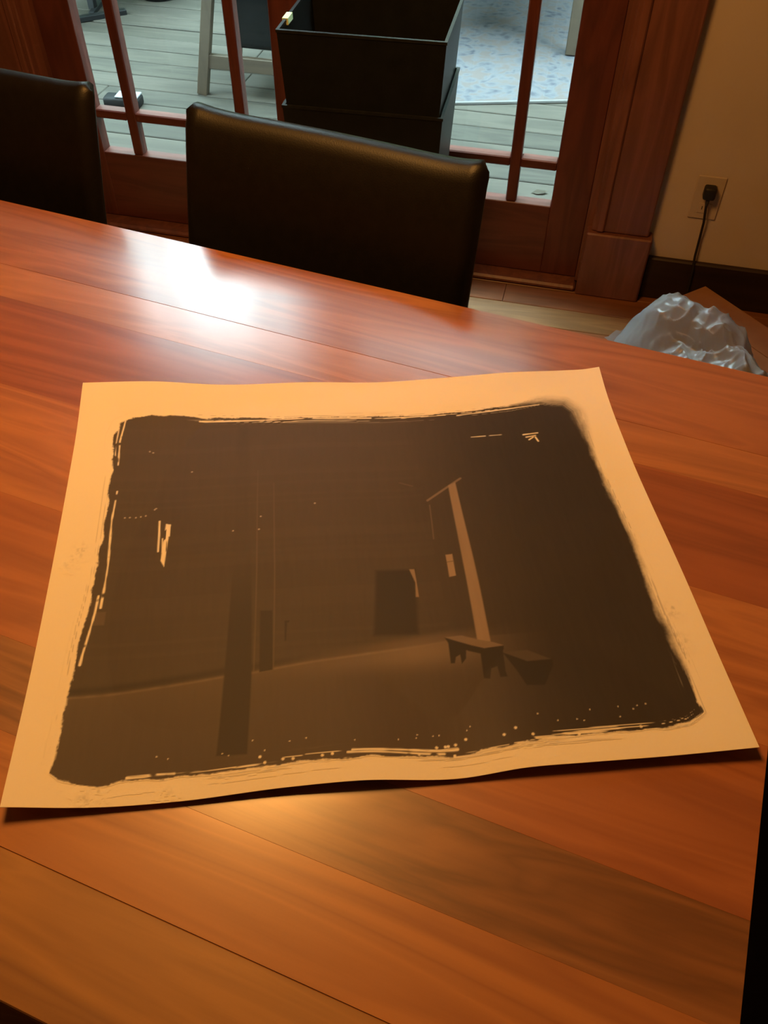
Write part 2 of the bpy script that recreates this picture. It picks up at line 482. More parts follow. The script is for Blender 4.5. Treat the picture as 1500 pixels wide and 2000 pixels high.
# ------------------------------------------------------------------ outlet, plug and cord on the wall
M['plate'] = plain('outlet_plate', (0.45, 0.375, 0.31), 0.7, 0.2)
M['black'] = plain('black_rubber', (0.012, 0.010, 0.009), 0.55, 0.4)
oc = wp(0.275, -0.03, 0.318)
op = tag(empty('wall_outlet', oc, WALL_AZ), 'tan wall outlet plate with a black plug in it', 'outlet')
box('cover_plate', -0.037, 0.037, -0.0055, 0.0, -0.06, 0.06, M['plate'], op, 0.002)
for dz in (-0.028, 0.024):
    f = box('socket', -0.017, 0.017, -0.0075, -0.0055, dz - 0.014, dz + 0.014, M['plate'], op, 0.0006)
    for dx in (-0.006, 0.006):
        box('slot', dx - 0.001, dx + 0.001, -0.0078, -0.0074, dz - 0.004, dz + 0.006, M['black'], f)
pl = tag(empty('power_plug', wp(0.275, -0.0380, 0.342), WALL_AZ), 'black power plug and cord hanging down the tan wall', 'plug')
bm = bmesh.new(); add_box(bm, -0.016, 0.016, -0.030, 0.0, -0.016, 0.018, 0.006, 2)
link('plug_body', bm_mesh(bm, 'plug_body', True), M['black'], pl)
link('cord', tube_mesh('cord', [(0, -0.018, -0.012), (0.001, -0.020, -0.04), (0.008, -0.014, -0.085), (0.011, -0.007, -0.13),
                                (0.013, -0.010, -0.19), (0.016, -0.022, -0.225), (0.02, -0.024, -0.31), (0.03, -0.035, -0.334), (0.10, -0.06, -0.334)],
                                [0.006] + [0.0034] * 8, 8), M['black'], pl)

# ------------------------------------------------------------------ carton and crumpled plastic bag on the floor
M['card'] = plain('brown_cardboard', (0.30, 0.15, 0.072), 0.85, 0.2, 0.12, 12)
CB = empty('cardboard_box', (0.181, 2.067, 0), R(-37.4))
tag(CB, 'brown cardboard box behind the crumpled plastic bag by the wall', 'box')
cw, cd, chh, ct = 0.40, 0.20, 0.096, 0.004
box('side_panel', -cw / 2, cw / 2, -cd / 2, -cd / 2 + ct, 0, chh, M['card'], CB)
box('side_panel', -cw / 2, cw / 2, cd / 2 - ct, cd / 2, 0, chh, M['card'], CB)
box('end_panel', -cw / 2, -cw / 2 + ct, -cd / 2 + ct, cd / 2 - ct, 0, chh, M['card'], CB)
box('end_panel', cw / 2 - ct, cw / 2, -cd / 2 + ct, cd / 2 - ct, 0, chh, M['card'], CB)
box('bottom_panel', -cw / 2 + ct, cw / 2 - ct, -cd / 2 + ct, cd / 2 - ct, 0, ct, M['card'], CB)
box('flap', -cw / 2, cw / 2, 0.0015, cd / 2, chh, chh + ct, M['card'], CB)
box('flap', -cw / 2, cw / 2, -cd / 2, -0.0015, chh, chh + ct, M['card'], CB)

pm = bpy.data.materials.new('clear_white_plastic'); pm.use_nodes = True
nt = pm.node_tree; p = nt.nodes['Principled BSDF']
p.inputs['Base Color'].default_value = (0.36, 0.40, 0.45, 1); p.inputs['Roughness'].default_value = 0.22
p.inputs['Specular IOR Level'].default_value = 0.8
out = nt.nodes['Material Output']
tl_ = nt.nodes.new('ShaderNodeBsdfTranslucent'); tl_.inputs[0].default_value = (0.45, 0.49, 0.54, 1)
m1 = nt.nodes.new('ShaderNodeMixShader'); m1.inputs[0].default_value = 0.35
tr = nt.nodes.new('ShaderNodeBsdfTransparent')
lw = nt.nodes.new('ShaderNodeLayerWeight'); lw.inputs[0].default_value = 0.35
mr = nt.nodes.new('ShaderNodeMapRange'); mr.inputs[3].default_value = 0.58; mr.inputs[4].default_value = 1.0
m2 = nt.nodes.new('ShaderNodeMixShader')
nt.links.new(lw.outputs['Facing'], mr.inputs[0]); nt.links.new(mr.outputs[0], m2.inputs[0])
nt.links.new(p.outputs[0], m1.inputs[1]); nt.links.new(tl_.outputs[0], m1.inputs[2])
nt.links.new(tr.outputs[0], m2.inputs[1]); nt.links.new(m1.outputs[0], m2.inputs[2])
nt.links.new(m2.outputs[0], out.inputs[0])
M['plastic'] = pm

def crumple(name, bumps, seed, sub=6):
    """crumpled film: soft mounds (x, y, radius, height) wrapped over each other, creased by ridged noise"""
    bm = bmesh.new()
    nx, ny = 120, 90
    x0, x1, y0, y1 = -0.25, 0.25, -0.19, 0.19
    rows = []
    for j in range(ny + 1):
        r_ = []
        for i in range(nx + 1):
            a_ = 2 * math.pi * i / nx
            rad = (j / ny)
            ex = 1 + 0.10 * noise.noise(Vector((math.cos(a_) * 2, math.sin(a_) * 2, seed)))
            x = rad * math.cos(a_) * 0.235 * ex; y = rad * math.sin(a_) * 0.155 * ex
            h = 0.0
            for bx_, by_, br, bh_ in bumps:
                q = ((x - bx_) ** 2 + (y - by_) ** 2) / br ** 2
                h = max(h, bh_ * max(0.0, 1 - q * 0.6) ** 0.45)
            p_ = Vector((x, y, h)) * 9 + Vector((seed, -seed, 0))
            ridge = 0.0; am = 1.0; f = 1.0
            for _ in range(3):
                ridge += am * ((1 - min(1.0, 2.6 * abs(noise.noise(p_ * f)))) ** 2 - 0.25); am *= 0.62; f *= 1.9
            k = (1 - rad ** 4)
            h = max(0.003, (h + 0.017 * ridge * min(1, h / 0.05)) * k + 0.003)
            dx = 0.012 * noise.noise(p_ * 1.7 + Vector((5, 0, 0))) * k; dy = 0.012 * noise.noise(p_ * 1.7 + Vector((0, 9, 0))) * k
            r_.append(bm.verts.new((x + dx, y + dy, h)))
        rows.append(r_)
    for a_, b_ in zip(rows, rows[1:]):
        for i in range(nx):
            bm.faces.new((a_[i], a_[i + 1], b_[i + 1], b_[i]))
    bmesh.ops.remove_doubles(bm, verts=bm.verts, dist=1e-5)
    return bm_mesh(bm, name, True)

bag = tag(empty('plastic_bag', (0.105, 1.765, 0.001), R(-34.0)),
          'crumpled translucent white plastic bag on the floor past the table edge', 'plastic bag')
link('film', crumple('film', [(-0.11, 0.05, 0.105, 0.27), (0.10, 0.00, 0.13, 0.235), (-0.02, 0.07, 0.10, 0.255), (-0.155, -0.02, 0.07, 0.20), (0.0, -0.05, 0.12, 0.19)], 3.1), M['plastic'], bag).scale = (1.25, 1.05, 1.17)
bm = bmesh.new()
g_ = [[bm.verts.new((-0.16 - 0.15 * i / 14 + 0.006 * noise.noise(Vector((i, j, 1.3))), 0.13 - 0.12 * j / 8 + 0.03 * i / 14,
       0.010 + 0.05 * (1 - i / 14) * abs(noise.noise(Vector((i * 0.35, j * 0.5, 2)))) + 0.014 * abs(noise.noise(Vector((i * 0.6, j * 0.9, 4)))))) for j in range(9)] for i in range(15)]
for i in range(14):
    for j in range(8):
        bm.faces.new((g_[i][j], g_[i + 1][j], g_[i + 1][j + 1], g_[i][j + 1]))
link('loose_flap', bm_mesh(bm, 'loose_flap', True), M['plastic'], bag, (-0.05, 0.055, 0.0))

# ------------------------------------------------------------------ things out on the deck
WR = WALL_AZ
M['out_wood'] = wood('outdoor_wood', (0.075, 0.056, 0.036), (0.052, 0.038, 0.024), 0.6, 60, 'Z')
M['out_wood_x'] = wood('outdoor_wood_rail', (0.075, 0.056, 0.036), (0.052, 0.038, 0.024), 0.6, 61, 'X')
M['dark_cloth'] = plain('dark_cloth', (0.007, 0.008, 0.008), 0.9, 0.2, 0.2, 40)
M['dark_metal'] = plain('dark_metal', (0.008, 0.009, 0.010), 0.6, 0.2)

oc_ = tag(empty('patio_chair', wp(-1.47, 1.40, DZ), WR), 'wooden patio chair with dark sling seen through the left door', 'chair')
for sx in (-1, 1):
    link('leg', bar_mesh('leg', (sx * 0.275, -0.17, 0.0), (sx * 0.18, -0.17, 0.44), 0.045, 0.035), M['out_wood'], oc_)
    link('leg', bar_mesh('leg', (sx * 0.275, 0.25, 0.0), (sx * 0.18, 0.20, 0.44), 0.045, 0.035), M['out_wood'], oc_)
box('rail', -0.235, 0.235, -0.183, -0.157, 0.11, 0.168, M['out_wood_x'], oc_, 0.003)
box('rail', -0.225, 0.225, 0.20, 0.226, 0.11, 0.168, M['out_wood_x'], oc_, 0.003)
box('seat', -0.23, 0.23, -0.20, 0.24, 0.44, 0.47, M['out_wood_x'], oc_, 0.005)
bm = bmesh.new(); add_box(bm, -0.145, 0.15, -0.145, 0.17, 0.185, 0.43, 0.03, 3)
link('sling', bm_mesh(bm, 'sling', True), M['dark_cloth'], oc_)
box('backrest', -0.20, 0.20, 0.21, 0.24, 0.47, 0.86, M['out_wood_x'], oc_, 0.005)

pt = tag(empty('patio_table', wp(-0.70, 2.50, DZ), WR), 'wooden patio table with square legs standing on the pale rug', 'table')
for x in (-0.49, 0.49):
    for y in (-0.44, 0.44):
        box('leg', x - 0.032, x + 0.032, y - 0.032, y + 0.032, 0.016 if True else 0, 0.70, M['out_wood'], pt, 0.003)
for k in range(7):
    y0 = -0.5 + k * 0.1435
    box('slat', -0.58, 0.58, y0, y0 + 0.139, 0.70, 0.73, M['out_wood_x'], pt, 0.003)

# rug: pale blue faded floral weave
rm, nt, p = new_mat('faded_blue_rug')
N, L = nt.nodes, nt.links
tc = N.new('ShaderNodeTexCoord')
v1 = N.new('ShaderNodeTexVoronoi'); v1.inputs['Scale'].default_value = 22
n1 = N.new('ShaderNodeTexNoise'); n1.inputs['Scale'].default_value = 11; n1.inputs['Detail'].default_value = 6; n1.inputs['Distortion'].default_value = 1.5
L.new(tc.outputs['Object'], n1.inputs['Vector']); L.new(tc.outputs['Object'], v1.inputs['Vector'])
mx = N.new('ShaderNodeMath'); mx.operation = 'MULTIPLY_ADD'; mx.inputs[1].default_value = 0.35
L.new(v1.outputs['Distance'], mx.inputs[0]); L.new(n1.outputs['Fac'], mx.inputs[2])
rp = N.new('ShaderNodeValToRGB')
e = rp.color_ramp.elements
e[0].position = 0.42; e[0].color = (0.050, 0.054, 0.066, 1)
e[1].position = 0.66; e[1].color = (0.096, 0.098, 0.106, 1)
x = e.new(0.52); x.color = (0.072, 0.076, 0.088, 1)
x = e.new(0.80); x.color = (0.098, 0.085, 0.082, 1)
L.new(mx.outputs[0], rp.inputs['Fac']); L.new(rp.outputs['Color'], p.inputs['Base Color'])
p.inputs['Roughness'].default_value = 0.95; p.inputs['Specular IOR Level'].default_value = 0.1
M['rug'] = rm
rc = wp(-0.68, 1.385, DZ + 0.001)
rug = tag(empty('patio_rug', rc, WR + R(17.0)), 'pale blue and white faded floral rug on the deck', 'rug')
box('pile', -0.30, 1.5, 0.0, 1.75, 0.0, 0.011, M['rug'], rug, 0.002)
M['rug_edge'] = plain('rug_binding', (0.14, 0.14, 0.14), 0.9, 0.1)
box('binding', -0.31, 1.51, -0.012, 0.0, 0.0, 0.012, M['rug_edge'], rug, 0.002)

# dark table base at the far left, dark pot, small box, leaf
st = tag(empty('side_table', wp(-2.62, 2.16, DZ), WR), 'dark metal side table base at the top left pane', 'table')
link('foot', bar_mesh('foot', (-0.14, -0.34, 0.012), (0.12, -0.10, 0.012), 0.04, 0.024, (0, 0, 1)), M['dark_metal'], st)
link('foot', bar_mesh('foot', (-0.22, 0.06, 0.012), (0.04, 0.30, 0.012), 0.04, 0.024, (0, 0, 1)), M['dark_metal'], st)
link('post', bar_mesh('post', (-0.045, -0.13, 0.02), (-0.045, -0.13, 0.46), 0.035, 0.035, (0, 1, 0)), M['dark_metal'], st)
link('crossbar', bar_mesh('crossbar', (-0.02, -0.20, 0.018), (-0.10, 0.17, 0.018), 0.03, 0.02, (0, 0, 1)), M['dark_metal'], st)
box('table_top', -0.33, 0.24, -0.40, 0.24, 0.46, 0.485, M['dark_metal'], st, 0.004)

pot = tag(empty('flower_pot', wp(-2.44, 2.36, DZ), 0), 'black round pot at the top edge of the left door', 'pot')
bm = bmesh.new()
prof = [(0.0, 0.0), (0.10, 0.0), (0.135, 0.2), (0.145, 0.2), (0.145, 0.23), (0.125, 0.23), (0.12, 0.19), (0.0, 0.19)]
rr = []
for r, z in prof:
    rr.append([bm.verts.new((r * math.cos(a * math.pi / 12), r * math.sin(a * math.pi / 12), z)) for a in range(24)] if r else [bm.verts.new((0, 0, z))])
for a, b in zip(rr, rr[1:]):
    for k in range(24):
        if len(a) == 1: bm.faces.new((a[0], b[(k + 1) % 24], b[k]))
        elif len(b) == 1: bm.faces.new((a[k], a[(k + 1) % 24], b[0]))
        else: bm.faces.new((a[k], a[(k + 1) % 24], b[(k + 1) % 24], b[k]))
link('pot_wall', bm_mesh(bm, 'pot_wall', True), M['dark_metal'], pot)

sb = tag(empty('small_case', wp(-2.03, 1.03, DZ), WR + R(6)), 'small dark case with a pale lid lying on the deck', 'case')
bm = bmesh.new(); add_box(bm, -0.075, 0.085, -0.035, 0.035, 0.0, 0.04, 0.01, 2)
link('case_body', bm_mesh(bm, 'case_body', True), M['dark_metal'], sb)
M['pale'] = plain('pale_plastic', (0.22, 0.235, 0.26), 0.4)
box('lid', -0.02, 0.08, -0.030, 0.032, 0.04, 0.047, M['pale'], sb, 0.002)

M['leaf'] = plain('dry_leaf', (0.10, 0.09, 0.07), 0.8, 0.2)
bm = bmesh.new()
vv = [bm.verts.new(c) for c in ((-0.03, 0, 0.001), (-0.008, 0.014, 0.008), (0.02, 0.011, 0.005), (0.034, 0, 0.010), (0.015, -0.012, 0.006), (-0.01, -0.013, 0.003), (0.0, 0.0, 0.002))]
for k in range(6):
    bm.faces.new((vv[k], vv[(k + 1) % 6], vv[6]))
r_ = bmesh.ops.solidify(bm, geom=bm.faces[:], thickness=0.0008)
tag(link('dry_leaf', bm_mesh(bm, 'dry_leaf'), M['leaf'], None, wp(-0.205, 0.70, DZ + 0.001), R(20)), 'small dark dry leaf on the deck behind the lowest right pane', 'leaf')

# ------------------------------------------------------------------ the art print on the table
# sheet corners (x, y, height above the table); its edges ripple
PW, PH = 0.652, 0.540
CORN = {'TL': (-0.6492, 0.6310, 0.0205), 'TR': (-0.0612, 0.9226, 0.0065), 'BR': (0.1815, 0.4425, 0.0125), 'BL': (-0.3971, 0.1522, 0.0145)}
EDGE = {  # (fraction along, height, sideways)
    'top': [(0, .0205, 0), (.131, .0165, .001), (.254, .0062, .001), (.422, .0042, .0), (.562, .0022, -.0045), (.694, .0024, -.002), (.826, .0045, .0), (.929, .0035, 0), (.97, .0038, 0), (1, .0065, 0)],
    'right': [(0, .0065, 0), (.082, .003, -.002), (.282, .0028, -.0045), (.651, .005, 0), (.821, .008, 0), (1, .0125, 0)],
    'bottom': [(0, .0145, 0), (.123, .0065, -.0035), (.221, .0055, -.0035), (.363, .0085, 0), (.458, .0105, 0), (.595, .005, -.003), (.683, .0095, 0), (.766, .0100, 0), (.872, .0095, 0), (1, .0125, 0)],
    'left': [(0, .0205, 0), (.162, .012, .001), (.286, .009, .001), (.54, .0065, .001), (.765, .008, .001), (1, .0145, 0)],
}
def smooth_interp(t, pts, col):
    xs = np.array([p[0] for p in pts]); ys = np.array([p[col] for p in pts])
    m = np.gradient(ys, xs)
    t = np.clip(t, 0, 1)
    k = np.clip(np.searchsorted(xs, t, side='right') - 1, 0, len(xs) - 2)
    h = xs[k + 1] - xs[k]; s = (t - xs[k]) / h
    return ((2 * s**3 - 3 * s**2 + 1) * ys[k] + (s**3 - 2 * s**2 + s) * h * m[k] + (-2 * s**3 + 3 * s**2) * ys[k + 1] + (s**3 - s**2) * h * m[k + 1])
def edge_pts(t, a, b, key):
    A, B = np.array(CORN[a]), np.array(CORN[b])
    d = (B - A)[:2]; nrm = np.array([-d[1], d[0]]) / np.linalg.norm(d)
    P = A[None, :] + (B - A)[None, :] * t[:, None]
    P[:, 2] = smooth_interp(t, EDGE[key], 1)
    sd = smooth_interp(t, EDGE[key], 2)
    P[:, :2] += sd[:, None] * nrm[None, :]
    return P
def sheet_grid(u, v):
    """Coons patch; u 0..1 left to right, v 0..1 bottom to top -> (nv, nu, 3)"""
    T = edge_pts(u, 'TL', 'TR', 'top'); Bt = edge_pts(u, 'BL', 'BR', 'bottom')
    Lf = edge_pts(1 - v, 'TL', 'BL', 'left'); Rt = edge_pts(1 - v, 'TR', 'BR', 'right')
    U = u[None, :, None]; V = v[:, None, None]
    c = {k: np.array(x) for k, x in CORN.items()}
    P = (1 - V) * Bt[None] + V * T[None] + (1 - U) * Lf[:, None] + U * Rt[:, None]
    P -= (1 - U) * (1 - V) * c['BL'] + U * (1 - V) * c['BR'] + (1 - U) * V * c['TL'] + U * V * c['TR']
    # lies down in the middle
    e = np.minimum(np.minimum(U, 1 - U) * PW, np.minimum(V, 1 - V) * PH)[:, :, 0]
    damp = 0.35 + 0.65 * np.exp(-(e / 0.10) ** 2)
    P[:, :, 2] = np.maximum(P[:, :, 2] * damp, 0.0014)
    return P

PAPER = (0.86, 0.80, 0.70)
art = tag(empty('art_print', (-0.232, 0.537, TZ)), 'dark brown photographic print with brushed edges on white paper', 'print')
al = np.array(art.location)
def grid_mesh(name, P, faces_mask=None, cols=None):
    nv, nu = P.shape[:2]
    idx = np.arange(nv * nu).reshape(nv, nu)
    q = np.stack([idx[:-1, :-1], idx[:-1, 1:], idx[1:, 1:], idx[1:, :-1]], -1)
    q = q[faces_mask] if faces_mask is not None else q.reshape(-1, 4)
    used, inv = np.unique(q.ravel(), return_inverse=True)
    co = P.reshape(-1, 3)[used]; q = inv.reshape(-1, 4)
    me = bpy.data.meshes.new(name)
    me.vertices.add(len(co)); me.vertices.foreach_set('co', co.astype(np.float32).ravel())
    me.loops.add(len(q) * 4); me.loops.foreach_set('vertex_index', q.astype(np.int32).ravel())
    me.polygons.add(len(q)); me.polygons.foreach_set('loop_start', np.arange(0, len(q) * 4, 4, dtype=np.int32))
    if cols is not None:
        at = me.color_attributes.new('tone', 'FLOAT_COLOR', 'POINT')
        c4 = np.ones((len(co), 4), np.float32); c4[:, :3] = cols.reshape(-1, 3)[used]
        at.data.foreach_set('color', c4.ravel())
    me.update(calc_edges=True)
    me.polygons.foreach_set('use_smooth', np.ones(len(q), bool))
    me.validate()
    return me
u = np.linspace(0, 1, 121); v = np.linspace(0, 1, 101)
P = sheet_grid(u, v) + np.array([0, 0, TZ]) - al
me = grid_mesh('sheet', P)
bm = bmesh.new(); bm.from_mesh(me)
bmesh.ops.solidify(bm, geom=bm.faces[:], thickness=0.0006)      # thick rag paper
bpy.data.meshes.remove(me)
me = bpy.data.meshes.new('sheet'); bm.to_mesh(me); bm.free()
me.polygons.foreach_set('use_smooth', np.ones(len(me.polygons), bool))
me.set_sharp_from_angle(angle=R(40))
M['paper'] = plain('rag_paper', PAPER, 0.8, 0.25)
link('sheet', me, M['paper'], art)

# --- the picture itself, in metres on the sheet (x right, y up)
GU, GV = 760, 630
u = np.linspace(0, 1, GU); v = np.linspace(0, 1, GV)
X, Y = np.meshgrid(u * PW, v * PH)
def hash2(ix, iy, s):
    h = np.sin(ix * 127.1 + iy * 311.7 + s * 74.7) * 43758.5453
    return h - np.floor(h)
def vnoise(x, y, s=0.0):
    ix, iy = np.floor(x), np.floor(y); fx, fy = x - ix, y - iy
    fx = fx * fx * (3 - 2 * fx); fy = fy * fy * (3 - 2 * fy)
    a = hash2(ix, iy, s); b = hash2(ix + 1, iy, s); c = hash2(ix, iy + 1, s); d = hash2(ix + 1, iy + 1, s)
    return a + (b - a) * fx + (c - a) * fy + (a - b - c + d) * fx * fy
def fbm(x, y, s=0.0, o=4):
    r = 0; a = 0.5
    for k in range(o):
        r = r + a * vnoise(x * 2**k, y * 2**k, s + k); a *= 0.5
    return r / (1 - 0.5**o)
def seg_dist(x, y, pts, closed=False):
    pts = np.array(pts); best = np.full(x.shape, 9.0); along = np.zeros(x.shape); acc = 0.0
    nseg = len(pts) if closed else len(pts) - 1
    for k in range(nseg):
        a = pts[k]; b = pts[(k + 1) % len(pts)]; d = b - a; L2 = (d @ d) + 1e-12
        t = np.clip(((x - a[0]) * d[0] + (y - a[1]) * d[1]) / L2, 0, 1)
        ds = np.hypot(x - a[0] - t * d[0], y - a[1] - t * d[1])
        w = ds < best
        best[w] = ds[w]; along[w] = acc + t[w] * math.sqrt(L2)
        acc += math.sqrt(L2)
    return best, along
def inside(x, y, pts):
    c = np.zeros(x.shape, bool); n = len(pts)
    for k in range(n):
        (x0, y0), (x1, y1) = pts[k], pts[(k + 1) % n]
        if y0 == y1: continue
        c ^= ((y0 > y) != (y1 > y)) & (x < (x1 - x0) * (y - y0) / (y1 - y0) + x0)
    return c
def sstep(a, b, x):
    t = np.clip((x - a) / (b - a), 0, 1); return t * t * (3 - 2 * t)
def poly(pts, soft=0.0008):
    d, _ = seg_dist(X, Y, pts, True)
    return sstep(-soft, soft, np.where(inside(X, Y, pts), d, -d))
def line(pts, w=0.001, soft=0.0006):
    d, _ = seg_dist(X, Y, pts); return 1 - sstep(w - soft, w + soft, d)
def blob(c, rx, ry=None):
    ry = ry or rx; return np.exp(-((X - c[0]) / rx) ** 2 - ((Y - c[1]) / ry) ** 2)

ART = {
    'border': [(0.0661, 0.4817), (0.0884, 0.4861), (0.1669, 0.4819), (0.2461, 0.475), (0.3326, 0.4751), (0.4266, 0.472), (0.4779, 0.4741), (0.5236, 0.4775), (0.5644, 0.4852), (0.5964, 0.4816), (0.6082, 0.4635), (0.6099, 0.4212), (0.6103, 0.3431), (0.6147, 0.2571), (0.6114, 0.1581), (0.6163, 0.0941), (0.6162, 0.0399), (0.6002, 0.0307), (0.574, 0.0276), (0.5257, 0.0264), (0.4784, 0.0261), (0.4312, 0.023), (0.385, 0.0218), (0.3218, 0.0231), (0.2683, 0.0227), (0.2331, 0.0213), (0.1939, 0.0207), (0.1338, 0.0225), (0.1, 0.0216), (0.0751, 0.0186), (0.0411, 0.0242), (0.0334, 0.0308), (0.0355, 0.0456), (0.0363, 0.0798), (0.0374, 0.1108), (0.0383, 0.1492), (0.0405, 0.187), (0.043, 0.2101), (0.0445, 0.2309), (0.0455, 0.2619), (0.0467, 0.2971), (0.047, 0.3381), (0.0474, 0.3817), (0.0454, 0.4179), (0.0442, 0.4524), (0.0493, 0.4717)],
    'floorline': [(0.0342, 0.1047), (0.1793, 0.1183), (0.2075, 0.1195), (0.2649, 0.1264), (0.3039, 0.1303), (0.3946, 0.1424)],
    'post1': [(0.1872, 0.2709), (0.2051, 0.2697), (0.2056, 0.1196), (0.2026, 0.0358), (0.1754, 0.038), (0.1801, 0.1272)],
    'post2dark': [(0.2139, 0.1898), (0.2259, 0.1889), (0.2255, 0.1204), (0.2127, 0.1191)],
    'l507': [(0.2136, 0.3873), (0.2108, 0.2419), (0.2075, 0.1206)],
    'l540': [(0.2316, 0.3658), (0.2295, 0.2406), (0.226, 0.1209)],
    'door': [(0.3348, 0.2334), (0.3753, 0.2333), (0.3688, 0.1527), (0.3247, 0.1524)],
    'glint': [(0.3695, 0.2337), (0.3748, 0.2334), (0.375, 0.2185), (0.3748, 0.1974), (0.3717, 0.1976), (0.3736, 0.2159)],
    'strip': [(0.4301, 0.349), (0.439, 0.3533), (0.4391, 0.2401), (0.4385, 0.1832), (0.4378, 0.1356), (0.4251, 0.1378), (0.4272, 0.2339)],
    'beam': [(0.4033, 0.3291), (0.4458, 0.3587)],
    'thin': [(0.4046, 0.322), (0.4032, 0.2968), (0.4014, 0.2725)],
    'win': [(0.4105, 0.249), (0.4177, 0.2492), (0.4168, 0.2203), (0.4097, 0.2194)],
    'winb': [(0.4106, 0.2392), (0.4172, 0.2395)],
    'bench_top': [(0.3937, 0.1467), (0.4104, 0.1466), (0.4245, 0.1402), (0.4397, 0.1349), (0.4499, 0.13), (0.4305, 0.129), (0.4184, 0.1341)],
    'bench_front': [(0.3936, 0.1461), (0.4184, 0.1341), (0.4305, 0.129), (0.4498, 0.1294), (0.4489, 0.1253), (0.4288, 0.1221), (0.4148, 0.1279), (0.3962, 0.1399)],
    'legA': [(0.3964, 0.1411), (0.4131, 0.1327), (0.4109, 0.12), (0.406, 0.1146), (0.4058, 0.125), (0.4015, 0.123), (0.3994, 0.1162), (0.3955, 0.1165)],
    'legB': [(0.4259, 0.1259), (0.4484, 0.1277), (0.4461, 0.1013), (0.4467, 0.0945), (0.4399, 0.095), (0.4394, 0.1075), (0.4331, 0.1057), (0.43, 0.0946), (0.4244, 0.0962)],
    'bench2_top': [(0.4474, 0.1225), (0.4715, 0.1224), (0.4915, 0.1104), (0.4688, 0.1098)],
    'bench2_front': [(0.4473, 0.1219), (0.4688, 0.1098), (0.4938, 0.1097), (0.4921, 0.1023), (0.4798, 0.0819), (0.4629, 0.0832), (0.4568, 0.1005)],
    'mark1': [(0.4695, 0.4262), (0.507, 0.4269)],
    'mark2': [(0.5329, 0.4245), (0.5509, 0.4263)],
    'mark3': [(0.5357, 0.4199), (0.5474, 0.4219)],
    'mark4': [(0.5384, 0.4152), (0.5443, 0.4194)],
    'mark5': [(0.5468, 0.4192), (0.5489, 0.4119)],
    'stroke1': [(0.1128, 0.3146), (0.1183, 0.3128), (0.1161, 0.2862), (0.1144, 0.2552), (0.1103, 0.2636)],
    's2': [(0.1056, 0.3187), (0.1064, 0.2975), (0.1068, 0.2763)],
    's3': [(0.1104, 0.2937), (0.1111, 0.2746)],
    's4': [(0.1172, 0.3128), (0.1171, 0.2968)],
    'slit1': [(0.0557, 0.3645), (0.0548, 0.3414), (0.0539, 0.3235), (0.0551, 0.2867), (0.0562, 0.2611), (0.0557, 0.2327), (0.0546, 0.2068)],
    'slit2': [(0.051, 0.2215), (0.0499, 0.2015), (0.0475, 0.1805), (0.0442, 0.1533), (0.0431, 0.1404)],
    'slit3': [(0.0553, 0.4768), (0.0514, 0.4432), (0.0529, 0.4049)],
    'slit4': [(0.0488, 0.4645), (0.0471, 0.4348), (0.0486, 0.4144)],
    'topslit': [(0.1429, 0.4767), (0.2216, 0.4735), (0.2706, 0.4737), (0.3511, 0.4722)],
    'topslit2': [(0.4575, 0.4666), (0.5226, 0.4727), (0.5626, 0.4774)],
    'bot1': [(0.2955, 0.0296), (0.3405, 0.0289), (0.3722, 0.0273), (0.3882, 0.0275)],
    'bot2': [(0.0997, 0.0248), (0.125, 0.026), (0.14, 0.0257)],
    'bot3': [(0.4554, 0.0275), (0.4786, 0.0266)],
    'bot4': [(0.2909, 0.0276), (0.3267, 0.0266), (0.3762, 0.024)],
    'specks': [(0.214, 0.0315), (0.2183, 0.0254), (0.2429, 0.0262), (0.2775, 0.0272), (0.3699, 0.0305), (0.3778, 0.0308), (0.3805, 0.0311), (0.3871, 0.032), (0.3971, 0.0362), (0.4316, 0.0345), (0.4981, 0.0276), (0.5557, 0.0306), (0.4572, 0.0314), (0.443, 0.0397), (0.3536, 0.0244), (0.3849, 0.0213), (0.2341, 0.0269), (0.2686, 0.0265)],
    'dots': [(0.0676, 0.3256), (0.0729, 0.326), (0.0793, 0.3256), (0.0846, 0.3268), (0.0899, 0.3279), (0.099, 0.3364), (0.1005, 0.3378), (0.0869, 0.4266), (0.091, 0.4246), (0.2162, 0.3162), (0.2139, 0.2978), (0.2767, 0.3315), (0.1858, 0.2982), (0.1375, 0.3917)],
    'knob': [(0.238, 0.1757), (0.243, 0.1753), (0.2419, 0.1729), (0.2404, 0.173), (0.2388, 0.1516), (0.2373, 0.1517)],
    'rect': [(0.0489, 0.2016), (0.0605, 0.202), (0.0603, 0.1861), (0.0488, 0.1858)],
    'faint': [(0.3753, 0.3596), (0.3891, 0.3531)],
    'darkR': [(0.5513, 0.1916)],
    'glow': [(0.3735, 0.1356)],
    'veil_glow': [(0.2446, 0.4237)],
    'smudge': [(0.0265, 0.2802), (0.0663, 0.0054), (0.0758, 0.0122), (0.135, 0.0027), (0.6262, 0.1557), (0.6221, 0.1171), (0.0183, 0.2651)],
    'redge': [(0.3796, 0.0312), (0.612, 0.0392)],
    'corner': [(0.0352, 0.0362), (0.0751, 0.0186)],
}
A = ART
